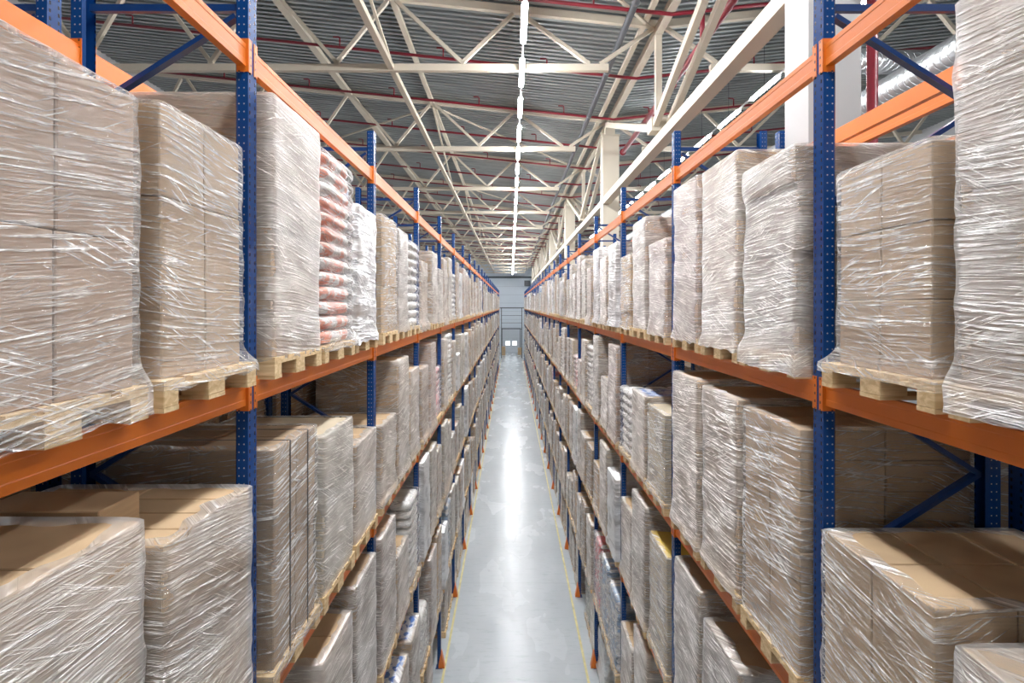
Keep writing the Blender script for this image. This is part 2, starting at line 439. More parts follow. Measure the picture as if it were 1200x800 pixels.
for x, w in ((-1.57, 'left'), (1.76, 'right')):
    o = MB().box(x - .028, x + .028, -4, 77, 0.001, 0.006).build('yellow_floor_line', M['yellow'])
    tag(o, f'thin yellow floor line along the foot of the {w} rack', 'floor marking')

# ------------------------------------------------------------------ columns
for k in range(7):
    y = 5.35 + 12 * k
    c = put('column', None, None, (3.27, y, 0)); tag(c, f'{["white","cream"][k>0]} box column standing in the right rack, {nth(k+1)} from the near end', 'column', 'columns in the right rack')
    MB().box(0, .58, 0, .46, 0, H + 6.05).build('shaft', M['white_col' if k == 0 else 'cream'], c)
    MB().box(-.03, .61, -.03, .49, H + 6.052, H + 6.10).build('cap_plate', M['cream'], c)
    MB().box(.12, .46, .1, .36, H + 6.102, H + 6.46).build('stub', M['cream'], c)

# ------------------------------------------------------------------ roof trusses
TY = [5.62 + 6.0 * k for k in range(-1, 14)]
tops = [0.15 - 3.0 * k for k in range(0, 5)]
def truss_mesh():
    P_ = {}
    b = MB(); b.bar((-13.9, 0, zr(-13.9)), (3.5, 0, zr(3.5)), .12, .17); P_['top_chord'] = b.mesh('top_chord', M['cream'])
    b = MB(); b.bar((-13.9, 0, H + 5.67), (2.32, 0, H + 5.67), .12, .16); P_['bottom_chord'] = b.mesh('bottom_chord', M['cream'])
    web = []
    def w(a, c):
        b = MB(); b.bar(a, c, .085, .085); web.append(b.mesh('web_bar', M['cream']))
    zb = H + 5.76
    w((2.12, 0, zb), (3.40, 0, zr(3.4) - .10))
    for k, x in enumerate(tops):
        w((x + 0.10, 0, zr(x) - .09), (x + 1.72, 0, zb)); w((x - 0.10, 0, zr(x) - .09), (x - 1.35, 0, zb))
    rgt = []
    b = MB(); b.bar((3.62, 0, zr(3.6)), (19.9, 0, zr(19.9)), .12, .17); rt = b.mesh('top_chord', M['cream'])
    b = MB(); b.bar((4.75, 0, H + 5.67), (19.9, 0, H + 5.67), .12, .16); rb = b.mesh('bottom_chord', M['cream'])
    def w2(a, c):
        b = MB(); b.bar(a, c, .085, .085); rgt.append(b.mesh('web_bar', M['cream']))
    w2((4.95, 0, zb), (3.7, 0, zr(3.7) - .10))
    for k in range(4):
        x = 6.9 + 3.0 * k
        w2((x - .10, 0, zr(x) - .09), (x - 1.7, 0, zb)); w2((x + .10, 0, zr(x) - .09), (x + 1.35, 0, zb))
    return P_, web, (rt, rb, rgt)
TP, TWEB, TR = truss_mesh()
for k, y in enumerate(TY):
    lab = 'over the aisle' 
    t = thing('roof_truss', f'cream lattice roof truss crossing above the aisle, {nth(k+1)} from the near end', 'truss', (0, y, 0), 0, 'roof trusses above the aisle')
    put('top_chord', TP['top_chord'], t); put('bottom_chord', TP['bottom_chord'], t)
    for m in TWEB: put('web_bar', m, t)
    if k < 9:
        t = thing('roof_truss', f'cream roof truss right of the column row, {nth(k+1)} from the near end', 'truss', (0, y, 0), 0, 'roof trusses right of the columns')
        put('top_chord', TR[0], t); put('bottom_chord', TR[1], t)
        for m in TR[2]: put('web_bar', m, t)
# ties running along the hall, laid on the chords
def tie(name, x, z, w, h, lab, y0=-8, y1=YE - .2):
    o = MB().box(x - w / 2, x + w / 2, y0, y1, z - h / 2, z + h / 2).build(name, M['cream']); tag(o, lab, 'roof beam'); return o
# segments between trusses keep them clear of the chords
def tie_segs(name, x, zf, w, h, what, grp, under=0.0):
    me = MB().box(-w / 2, w / 2, .0602, 5.9398, -h / 2, h / 2).mesh(name, M['cream'])
    for k, y in enumerate(TY[:-1]):
        o = put(name, me, None, (x, y, zf)); tag(o, f'{what}, {nth(k+1)} bay from the near end', 'roof beam', grp)
tie_segs('roof_purlin', -2.85, zr(-2.85) - .02, .13, .13, 'cream purlin running above the left of the aisle', 'purlins above the aisle left')
tie_segs('roof_purlin', -5.85, zr(-5.85) - .02, .22, .13, 'wide cream purlin above the left rack', 'wide purlins above the left rack')
tie_segs('bottom_tie', -2.85, H + 5.67, .13, .13, 'cream tie between truss bottom chords, left of the lamps', 'ties between bottom chords')
tie_segs('roof_purlin', 3.18, zr(3.2) + .0, .12, .10, 'cream purlin just left of the column row', 'purlins beside the columns')
# sloping braces in the roof plane and upright cross braces
for k in range(1, len(TY) - 1, 2):
    y = TY[k] + .1; y2 = TY[k + 1] - .1
    g = 'thin diagonal roof braces'
    for (xa, xb, w) in ((-2.75, 3.3, 'right'), (-2.95, -9.0, 'left')):
        o = MB().bar((xa, y + .05, zr(xa) - .13), (xb, y2, zr(xb) - .13), .07, .05).build('roof_brace', M['cream'])
        tag(o, f'thin cream roof brace slanting {w}, {nth((k + 1)//2)} from the near end', 'brace', g)
    xb = MB(); xb.bar((-2.85, y, zr(-2.85) - .12), (-2.85, y2, H + 5.78), .06, .06)
    o = xb.build('cross_brace', M['cream']); tag(o, f'cream upright brace between two trusses, {nth((k + 1)//2)} from near end', 'brace', 'upright braces')

# girder on the column row
gme = {}
gme['top'] = MB().box(-.09, .09, .1, 11.9, -.1, .1).mesh('top_chord', M['cream'])
for k in range(-1, 6):
    yc = 5.58 + 12 * k
    g = thing('column_girder', f'cream girder with twin diagonals between columns, {nth(k+2)} span from the near end', 'girder', (3.52, yc, H), 0, 'girders on the column row')
    put('top_chord', gme['top'], g, (0, 0, 6.56))
    if 'd' not in gme:
        gme['d'] = []
        for dx in (-.12, .20):
            gme['d'].append(MB().bar((dx, .35, 6.42), (dx, 5.85, 4.28), .13, .17).mesh('diagonal', M['cream']))
            gme['d'].append(MB().bar((dx, 11.7, 6.42), (dx, 6.2, 4.28), .13, .17).mesh('diagonal', M['cream']))
        gme['d'].append(MB().bar((-.01, 6.03, 6.44), (-.01, 6.03, 4.44), .14, .14).mesh('post', M['cream']))
        gme['d'].append(MB().box(-.22, .30, 5.86, 6.2, 4.12, 4.42).mesh('node_plate', M['cream']))
    for m in gme['d']: put(m.name.split('.')[0], m, g)
    yb = 5.83 + 12 * k
    o = MB().box(0, .26, .0, 11.5, 0, .22).build('crane_beam', M['cream'], None, None, (3.28, yb, H + 3.63))
    tag(o, f'pale box beam between columns above the right rack, {nth(k+2)} from near end', 'beam', 'box beams between columns')

# ------------------------------------------------------------------ pipes, ducts
def zp(X): return zr(X) - .34
for k in range(26):
    y = TY[0] + 2.0 + 3.0 * k
    lb = f'thin red sprinkler pipe crossing under the roof, {nth(k+1)} from the near end'
    t = thing('sprinkler_pipe', lb, 'pipe', (0, y, 0), 0, 'red sprinkler pipes under the roof')
    b = MB().tube([(-13.5, 0, zp(-13.5)), (3.5, 0, zp(3.5)), (15, 0, zp(15))], .042, 8); b.build('pipe', M['red'], t, True)
    for j in range(8 if k < 12 else 0):
        x = -10.6 + 2.9 * j + (k % 2) * .8
        if abs(x - 3.5) < .5: continue
        zz = zp(x)
        MB().tube([(x, 0, zz + .03), (x, 0, zz + .26), (x - .03, 0, zz + .285), (x - .19, 0, zz + .29)], .022, 6).build('sprinkler_head', M['red'], t, True)
t = thing('red_main_pipe', 'thick red riser pipe beside the nearest white column', 'pipe', (4.12, 5.55, 0))
MB().tube([(0, 0, 0), (0, 0, H + 6.2)], .055, 14).build('riser', M['red'], t, True)
MB().tube([(0, 0, 13.0), (0, 0, 13.03)], .085, 14).build('flange', M['red'], t, True)
o = MB().tube([(3.97, 2.0, H + 5.45), (3.97, 17.25, H + 5.45)], .075, 12)
for y in (10.1, 13.15): o.tube([(3.97, y, H + 5.50), (3.97, y, H + 6.25)], .05, 10)
for y in (17.25, 12.0, 6.5): o.tube([(3.97, y, H + 5.45), (3.97, y + .04, H + 5.45)], .115, 12)
o = o.build('red_main_pipe', M['red'], None, True)
tag(o, 'thick red water main behind the lattice girder, right of the columns', 'pipe')
o = MB()
o.tube([(2.58, -6, H + 6.28), (2.58, 84, H + 6.28)], .075, 12)
for k in range(30): o.tube([(2.58, -5 + 3 * k, H + 6.28), (2.58, -4.9 + 3 * k, H + 6.28)], .085, 12)
o = o.build('drain_pipe', M['dark_pipe'], None, True); tag(o, 'long dark grey drain pipe running under the roof toward the far wall', 'pipe')
d = thing('ventilation_duct', 'big silver spiral duct running away right of the columns', 'duct', (8.3, 0, H + 4.65))
MB().tube([(0, 7, 0), (0, 60, 0)], .36, 24).build('duct_run', M['duct'], d, True)
d = thing('ventilation_duct', 'silver spiral duct crossing above, bending toward the camera', 'duct', (0, 0, H + 5.45))
MB().tube([(7.0, 10.9, 0), (9.3, 10.9, 0), (9.55, 10.8, 0), (9.7, 10.55, 0), (9.75, 10.2, 0), (9.75, 4, 0)], .25, 20).build('duct_run', M['duct'], d, True)
for x, y in ((7.6, 10.9), (9.75, 8.5)): MB().tube([(x, y, .24), (x, y, 1.85)], .008, 6).build('hanger_rod', M['dark_steel'], d)

# ------------------------------------------------------------------ strip lamps
def lamp_line(x, y0, n, z, where, grp, pitch=2.0, tm='tube'):
    L = 1.26
    tube = MB().extr([(-.052, .034), (-.052, .004), (-.036, -.018), (.036, -.018), (.052, .004), (.052, .034)], -L / 2, L / 2).mesh('tube', M[tm])
    hb = MB().extr([(-.058, .036), (.058, .036), (.03, .09), (-.03, .09)], -L / 2 - .02, L / 2 + .02).mesh('housing', M['white_plastic'])
    rd = MB(); rd.tube([(0, 0, .092), (0, 0, 1.35)], .006, 5); rm = rd.mesh('hanger_wire', M['dark_steel'])
    rl = MB().box(-.02, .02, -.33, .33, .045, .085).mesh('trunking', M['white_plastic'])
    for k in range(n):
        y = y0 + pitch * k
        t = thing('strip_lamp', f'lit white strip lamp {where}, {nth(k+1)} from the near end', 'lamp', (x, y, z), 0, grp)
        put('tube', tube, t); put('housing', hb, t); put('trunking', rl, t, (0, L / 2 + .37, 0))
        put('hanger_wire', rm, t)
lamp_line(0.25, -0.6, 43, H + 5.42, 'in the row over the aisle', 'strip lamps over the aisle')
lamp_line(6.35, 0.2, 20, H + 5.42, 'in the row right of the columns', 'strip lamps right of the columns', 2.0, 'tube_side')

# ------------------------------------------------------------------ rack uprights
def post_mb():
    b = MB(); t = .004
    # omega profile, aisle face at x=0, 0.1 wide (y), 0.085 deep (x)
    prof = [(-.05, 0), (.05, 0), (.05, .07), (.036, .085), (.036, .078), (.044, .068), (.044, .006), (-.044, .006), (-.044, .068), (-.036, .078), (-.036, .085), (-.05, .07)]
    n = len(prof)
    vs = [(x, y, 0.012) for y, x in prof] + [(x, y, UT) for y, x in prof]
    fs = [(k, (k + 1) % n, (k + 1) % n + n, k + n) for k in range(n)] + [tuple(range(n))[::-1], tuple(range(n, 2 * n))]
    b.add(vs, fs); return b
POST = post_mb().mesh('post', M['post'])
def zig(dir_front_first=True):
    segs = []; z = H + 1.85; fr = True
    while z - .585 > .15:
        segs.append(((.10 if fr else DEP - .10), z, (DEP - .10 if fr else .10), z - .585)); z -= .585; fr = not fr
    return segs
def brace_mb(segs):
    b = MB()
    for (xa, za, xb, zb) in segs: b.bar((xa, 0, za), (xb, 0, zb), .03, .045, up=(0, 1, 0))
    return b
SEG = zig()
BR_ALL = brace_mb(SEG); BR_ALL.box(.086, DEP - .086, -.015, .015, H + 1.88, H + 1.925)
BR_ALL = BR_ALL.mesh('bracing', M['blue'])
BR_ONE = [brace_mb([sg]).mesh('diagonal_brace', M['blue']) for sg in SEG]
BR_TOP = MB().box(.086, DEP - .086, -.015, .015, H + 1.88, H + 1.925).mesh('horizontal_brace', M['blue'])
PLATE = MB().box(-.03, .12, -.07, .07, 0, .012).mesh('base_plate', M['blue'])
gm = MB()   # orange angle guard round the aisle foot
gm.extr([(-.09, .012), (-.078, .012), (-.008, .38), (-.016, .38)], -.062, .062)
for y in (-.066, .062): gm.add([(-.09, y, .012), (.05, y, .012), (.05, y, .10), (-.008, y, .38), (-.016, y, .38), (-.09, y + .004, .012), (.05, y + .004, .012), (.05, y + .004, .10), (-.008, y + .004, .38), (-.016, y + .004, .38)],
    [(4, 3, 2, 1, 0), (5, 6, 7, 8, 9), (0, 1, 6, 5), (1, 2, 7, 6), (2, 3, 8, 7), (3, 4, 9, 8), (4, 0, 5, 9)])
GUARD = gm.mesh('foot_guard', M['orange'])
def frame_at(side, X, y, rz, fine, lab, grp):
    t = thing('upright_frame', lab, 'rack frame', (X, y, 0), rz, grp)
    put('post', POST, t); put('post', POST, t, (DEP, 0, 0), PI)
    if fine:
        for m in BR_ONE: put('diagonal_brace', m, t)
        put('horizontal_brace', BR_TOP, t)
    else: put('bracing', BR_ALL, t)
    put('base_plate', PLATE, t); put('base_plate', PLATE, t, (DEP, 0, 0), PI)
    return t
GAP = 0.15
for sd in 'LR':
    X = XL if sd == 'L' else XR; sg = -1 if sd == 'L' else 1; rz = PI if sd == 'L' else 0
    for k in range(NB[sd] + 1):
        y = Y0 + P * k
        fine = k in (1, 2)
        t = frame_at(sd, X, y, rz, fine, f'blue perforated upright frame, {nth(k+1)} from the near end of the {SIDE[sd]} rack', f'upright frames of the {SIDE[sd]} rack')
        put('foot_guard', GUARD, t)
    for k in range(8):
        y = Y0 + P * k
        frame_at(sd, X + sg * (DEP + GAP), y, rz, False, f'blue upright frame behind the {SIDE[sd]} rack, {nth(k+1)} from the near end', f'upright frames behind the {SIDE[sd]} rack')

# ------------------------------------------------------------------ beams
BH = 0.14
prof = [(.012, -BH), (.062, -BH), (.062, -.028), (.05, -.028), (.05, 0), (.012, 0), (.012, -.030), (.014, -.034), (.014, -.1), (.012, -.104)]
BEAM = MB().extr(prof, .054, P - .054).mesh('beam_bar', M['orange'])
def conn(s):  # L plate: hooked onto the aisle face of the post and capping the beam end
    b = MB()
    y = 0.0
    if s > 0: b.box(-.005, .0, .014, .0535, -.175, .035); b.box(-.005, .072, .0505, .0535, -.175, .035)
    else: b.box(-.005, .0, -.0535, -.014, -.175, .035); b.box(-.005, .072, -.0535, -.0505, -.175, .035)
    return b.mesh('end_connector', M['conn'])
C1, C2 = conn(1), conn(-1)
LN = {0: 'floor', 1: 'lowest beam level', 2: 'second beam level up', 3: 'third beam level up', 4: 'fourth beam level up', 5: 'topmost beam level'}
def beam_at(X, y, z, rz, lab, grp, fine=True):
    t = thing('rack_beam', lab, 'rack beam', (X, y + (P if rz else 0), z), rz, grp)
    put('beam_bar', BEAM, t)
    if fine: put('end_connector', C1, t); put('end_connector', C2, t, (0, P, 0))
for sd in 'LR':
    X = XL if sd == 'L' else XR; sg = -1 if sd == 'L' else 1; rz = PI if sd == 'L' else 0
    nb = 0
    for lv, z in list(enumerate(LEV))[1:] + [(5, TOPB)]:
        for k in range(NB[sd]):
            if proj(X, Y0 + P * (k + 1), z)[1] > 900: continue
            beam_at(X, Y0 + P * k, z, rz, f'orange front beam of the {SIDE[sd]} rack, {LN[lv]}, {nth(k+1)} bay', f'front beams of the {SIDE[sd]} rack', k < 9)
    for lv, z in ((4, LEV[4]), (5, TOPB), (3, LEV[3])):
        for k in range(0, 6):
            beam_at(X + sg * DEP, Y0 + P * k + (0 if not rz else 0), z, 0 if rz else PI, f'orange rear beam of the {SIDE[sd]} rack, {LN[lv]}, {nth(k+1)} bay', f'rear beams of the {SIDE[sd]} rack', k < 4)
    for lv, z in ((3, LEV[3]), (5, TOPB)):
        for k in range(0, 4):
            beam_at(X + sg * (DEP + GAP), Y0 + P * k, z, rz, f'orange beam of the rack behind the {SIDE[sd]} one, {LN[lv]}, {nth(k+1)} bay', f'beams behind the {SIDE[sd]} rack', False)
            beam_at(X + sg * (2 * DEP + GAP), Y0 + P * k, z, 0 if rz else PI, f'far orange beam of the rack behind the {SIDE[sd]} one, {LN[lv]}, {nth(k+1)} bay', f'far beams behind the {SIDE[sd]} rack', False)

# ------------------------------------------------------------------ pallets
PX, PY_ = .6, .4
def pallet_parts():
    deck = MB()
    for k, (a, w) in enumerate(((-.4, .145), (-.2, .1), (-.0725, .145), (.1, .1), (.255, .145))): deck.box(-PX, PX, a, a + w, .122, .144)
    cross = MB()
    for x in (-PX, -.0725, PX - .145): cross.box(x, x + .145, -PY_, PY_, .1, .1215)
    blocks = []
    for x in (-PX, -.0725, PX - .145):
        for y, w in ((-PY_, .1), (-.0725, .145), (PY_ - .1, .1)): blocks.append((x, x + .145, y, y + w, .0225, .0995))
    bot = [(-PX, PX, y, y + w, 0, .022) for y, w in ((-PY_, .1), (-.0725, .145), (PY_ - .1, .1))]
    return deck, cross, blocks, bot
DK, CR, BLK, BOT = pallet_parts()
DKM, CRM = DK.mesh('deck_boards', M['wood']), CR.mesh('cross_board', M['wood'])
BLM = [MB().cbox(*q, c=.003).mesh('block', M['wood']) for q in BLK]
BTM = [MB().box(*q).mesh('bottom_board', M['wood']) for q in BOT]
PAL = MB()
for q in BLK + BOT: PAL.box(*q)
for src in (DK, CR): PAL.merge(src, Matrix.Identity(4), {0: 0})
PALM = PAL.mesh('wooden_pallet', M['wood'])
PLOW = MB()
for q in BLK[:3] + BLK[-3:]: PLOW.box(q[0], q[1], q[2], q[3], 0, .1)
PLOW.box(-PX, PX, -PY_, PY_, .1, .144)
def put_pallet(t, fine):
    if not fine: put('wooden_pallet', PALM, t); return
    p = put('wooden_pallet', DKM, t); put('cross_boards', CRM, p)
    for m in BLM: put('block', m, p)
    for m in BTM: put('bottom_board', m, p)

# ------------------------------------------------------------------ the goods
def shell(hx, hy, z1, layers, shifts, seed, flare, nside, nz, off=.014, lip=.08, z0=None, wr=.006, closed=False, bulge=0.0):
    """stretch film drawn round a stack: follows each layer, flares over the pallet, folds over the top edge"""
    b = MB(); rnd = random.Random(seed); r = .03
    zlow = (.02 if flare == 2 else .095) if flare else .12
    if z0 is not None: zlow = z0
    zs = [zlow + (z1 - zlow) * i / nz for i in range(nz + 1)]
    loop = []
    q = nside
    for s_, (ax, ay, bx_, by_) in enumerate(((-1, -1, 1, -1), (1, -1, 1, 1), (1, 1, -1, 1), (-1, 1, -1, -1))):
        for i in range(q):
            t = i / q; loop.append((ax + (bx_ - ax) * t, ay + (by_ - ay) * t))
    lh = (z1 - .144) / max(1, layers)
    so = seed * 3.17 % 50
    rings = []
    def P3(u, v, z, inset, extra=0.0):
        li = (z - .144) / lh; l0 = max(0, min(layers - 1, int(li))); fr = li - l0
        sx, sy = shifts[l0]
        if fr < .12 and l0 > 0 and fr >= 0:
            k = .5 + fr / .24; sx = shifts[l0 - 1][0] * (1 - k) + sx * k; sy = shifts[l0 - 1][1] * (1 - k) + sy * k
        elif fr > .88 and l0 < layers - 1:
            k = (fr - .88) / .24; sx = sx * (1 - k) + shifts[l0 + 1][0] * k; sy = sy * (1 - k) + shifts[l0 + 1][1] * k
        bul = .004 * math.sin(PI * max(0, min(1, fr))) + bulge * (abs(math.sin(PI * max(0, min(1, fr)))) ** .6 - .75)
        X, Y = (hx + off + bul - inset) * u, (hy + off + bul - inset) * v
        cu, cv = abs(u), abs(v)
        if cu > .999 and cv > .999: X *= 1 - r * .35 / hx; Y *= 1 - r * .35 / hy
        if flare and z < .144 + flare_h:
            k = 1 - max(0, (z - .144)) / flare_h; k = k ** 1.7
            X = X * (1 - k) + u * (PX + .012) * k; Y = Y * (1 - k) + v * (PY_ + .010) * k
            sx *= 1 - k; sy *= 1 - k
        nn = noise.noise((u * 2.2 + so, v * 2.2, z * 7.0)) * wr + noise.noise((u * 7 + so, v * 7, z * 20)) * wr * .5
        X += sx + (nn + abs(wr) * .4) * (1 if u > .99 else -1 if u < -.99 else 0)
        Y += sy + (nn + abs(wr) * .4) * (1 if v > .99 else -1 if v < -.99 else 0)
        return (X, Y, z + extra)
    flare_h = .10 + .10 * rnd.random()
    vs = []
    n = len(loop)
    for i, z in enumerate(zs):
        for (u, v) in loop:
            zz = z
            if i == 0: zz = z + .03 * noise.noise((u * 3 + so, v * 3, 4.0))
            vs.append(P3(u, v, zz, 0))
    nr = len(zs)
    for j, ins in enumerate((.012, lip)):
        for (u, v) in loop:
            k = ins if j == 0 else ins * (1 + .9 * noise.noise((u * 2 + so, v * 2, 9.0)))
            vs.append(P3(u, v, z1, k, .012))
    nr += 2
    fs = []
    for i in range(nr - 1):
        for k in range(n):
            a = i * n + k; c = i * n + (k + 1) % n; fs.append((a, c, c + n, a + n))
    if closed:
        fs.append(tuple((nr - 1) * n + k for k in range(n)))
    b.add(vs, fs); return b

def pillow(x0, x1, y0, y1, z0, z1, seed, n=8, m=6):
    """a filled sack: rounded cushion with pinched ends"""
    b = MB(); cx, cy, cz = (x0 + x1) / 2, (y0 + y1) / 2, (z0 + z1) / 2
    a, bb, c = (x1 - x0) / 2, (y1 - y0) / 2, (z1 - z0) / 2
    vs = []; 
    def se(w, e): return math.copysign(abs(w) ** e, w)
    N2 = n * 4
    for i in range(m + 1):
        ph = -PI / 2 + PI * i / m
        for k in range(N2):
            th = 2 * PI * k / N2
            e1, e2 = .55, .38
            X = a * se(math.cos(ph), e1) * se(math.cos(th), e2); Y = bb * se(math.cos(ph), e1) * se(math.sin(th), e2); Z = c * se(math.sin(ph), e1)
            nn = noise.noise((X * 6 + seed, Y * 6, Z * 10 + seed)) * .012
            X *= 1 + nn; Y *= 1 + nn
            vs.append((cx + X, cy + Y, cz + Z * (1 + nn)))
    fs = []
    for i in range(m):
        for k in range(N2):
            p = i * N2 + k; q = i * N2 + (k + 1) % N2; fs.append((p, q, q + N2, p + N2))
    b.add(vs, fs); return b

# one load description: style, total height, and look
def spec(style, h, **kw):
    d = dict(style=style, h=h, card=0, film='film', hx=.575, hy=.375, nx=2, ny=2, lh=.30, jit=.006, flare=1, top=None, strap=False)
    d.update(kw); return d
def goods(s, seed, fine):
    """returns [(part name, MB, material, smooth)] for a load standing on its pallet"""
    rnd = random.Random(seed); out = []
    h = s['h'] - .144; z1 = s['h']; hx, hy = s['hx'], s['hy']
    st = s['style']
    lay = max(1, round(h / s['lh'])); lh = h / lay
    shifts = [(rnd.uniform(-1, 1) * s['jit'], rnd.uniform(-1, 1) * s['jit']) for _ in range(lay)]
    if st == 'carton':
        nx, ny = s['nx'], s['ny']
        for l in range(lay):
            sx, sy = shifts[l]
            ax, ay = (nx, ny) if (l % 2 == 0 or nx == ny) else (nx, ny)
            for i in range(ax):
                for j in range(ay):
                    x0 = -hx + 2 * hx * i / ax + sx; x1 = -hx + 2 * hx * (i + 1) / ax + sx
                    y0 = -hy + 2 * hy * j / ay + sy; y1 = -hy + 2 * hy * (j + 1) / ay + sy
                    e = .004
                    b = MB(); q = (x0 + e, x1 - e, y0 + e, y1 - e, .1445 + l * lh, .1445 + (l + 1) * lh - .003)
                    if fine:
                        b.cbox(*q, c=.005)
                    else: b.box(*q)
                    out.append(('carton', b, 'card%d' % s['card'], False))
        if s['top'] == 'extra':
            b = MB().cbox(-.27, .33, .10, .35, z1 + .003, z1 + .15, c=.005); out.append(('carton', b, 'card0', False))
    elif st == 'paper':
        for l in range(lay):
            sx, sy = shifts[l]
            b = MB().cbox(-hx + sx, hx + sx, -hy + sy, hy + sy, .1445 + l * lh, .1445 + (l + 1) * lh - .004, c=.006)
            out.append(('paper_bundle', b, 'paper', False))
    elif st == 'sack':
        n = max(3, round(h / .135)); sh = h / n
        for l in range(n):
            for i in range(3):
                x0 = -hx + 2 * hx * i / 3; x1 = x0 + 2 * hx / 3
                j = rnd.uniform(-.012, .012)
                b = pillow(x0, x1, -hy + j, hy + j, .1445 + l * sh, .1445 + (l + 1) * sh + .0, l * 3 + i, 6 if fine else 3, 6 if fine else 4)
                out.append(('sack', b, s['ink'], True))
        lay = n; shifts = [(0, 0)] * n
    if s['top'] == 'yellow':
        out.append(('top_sheet', MB().box(-hx + .01, hx - .01, -hy + .01, hy - .01, z1 + .002, z1 + .008), 'yellowtop', False))
    if s['top'] == 'blue':
        out.append(('top_sheet', MB().box(-hx + .03, hx - .25, -hy + .06, hy - .06, z1 + .002, z1 + .008), 'bluelabel', False))
    if s['top'] == 'gloss':
        out.append(('top_sheet', MB().box(-hx + .02, hx - .02, -hy + .02, hy - .02, z1 + .003, z1 + .006), 'film', False))
    if s['strap']:
        for y in (-.14, .16):
            b = MB(); e = .034; t = .002
            b.box(-hx - e, -hx - e + t, y, y + .016, .16, z1 + .02); b.box(hx + e - t, hx + e, y, y + .016, .16, z1 + .02)
            b.box(-hx - e, hx + e, y, y + .016, z1 + .02, z1 + .022)
            out.append(('strap', b, 'strap', False))
    if s['film']:
        wr = .007
        if st == 'sack': wr = .010
        if s['film'] == 'film_white': wr = .016
        off = .014 if st != 'sack' else .006
        if st == 'sack' and fine: ns, nz = 10, lay * 6
        elif fine == 2: ns, nz = 18, 46
        elif fine: ns, nz = 10, 24
        else: ns, nz = 3, 7
        lip = rnd.uniform(.05, .10) if s['film'] != 'film_white' else .35
        out.append(('stretch_film', shell(hx, hy, z1, lay, shifts, seed, s['flare'], ns, nz, off=off + s['jit'] * .3, lip=lip, wr=wr, closed=False, bulge=(.030 if st == 'sack' else 0)), s['film'], fine > 0))
    return out

def rand_spec(rnd, lv, sd):
    h = rnd.choice([1.1, 1.25, 1.4, 1.5, 1.6, 1.65, 1.75, 1.8]) + rnd.uniform(-.05, .08)
    if lv == 4: h = max(h, 1.3)
    if lv == 0: h = min(h, 1.35)
    r = rnd.random()
    kw = dict(film=rnd.choice(['film', 'film_dense', 'film_dense', 'film_dense', 'film_pink']), card=rnd.choice([0, 1, 1, 2, 3]), lh=rnd.choice([.22, .27, .32, .4, .5]),
              hx=rnd.uniform(.55, .59), hy=rnd.uniform(.335, .39), flare=rnd.choice([0, 1, 1, 1, 2]), jit=rnd.choice([.004, .006, .012]))
    if r < .58: return spec('carton', h, nx=2, ny=rnd.choice([1, 2, 2]), **kw)
    if r < .76: return spec('paper', h, **kw)
    if r < .88: kw['film'] = 'film'; return spec('sack', h, ink=rnd.choice(['sack_plain', 'sack_plain', 'sack_plain', 'sack_red', 'sack_blue']), **kw)
    kw['film'] = 'film_white'; kw['lh'] = .5
    return spec('carton', h, **kw)

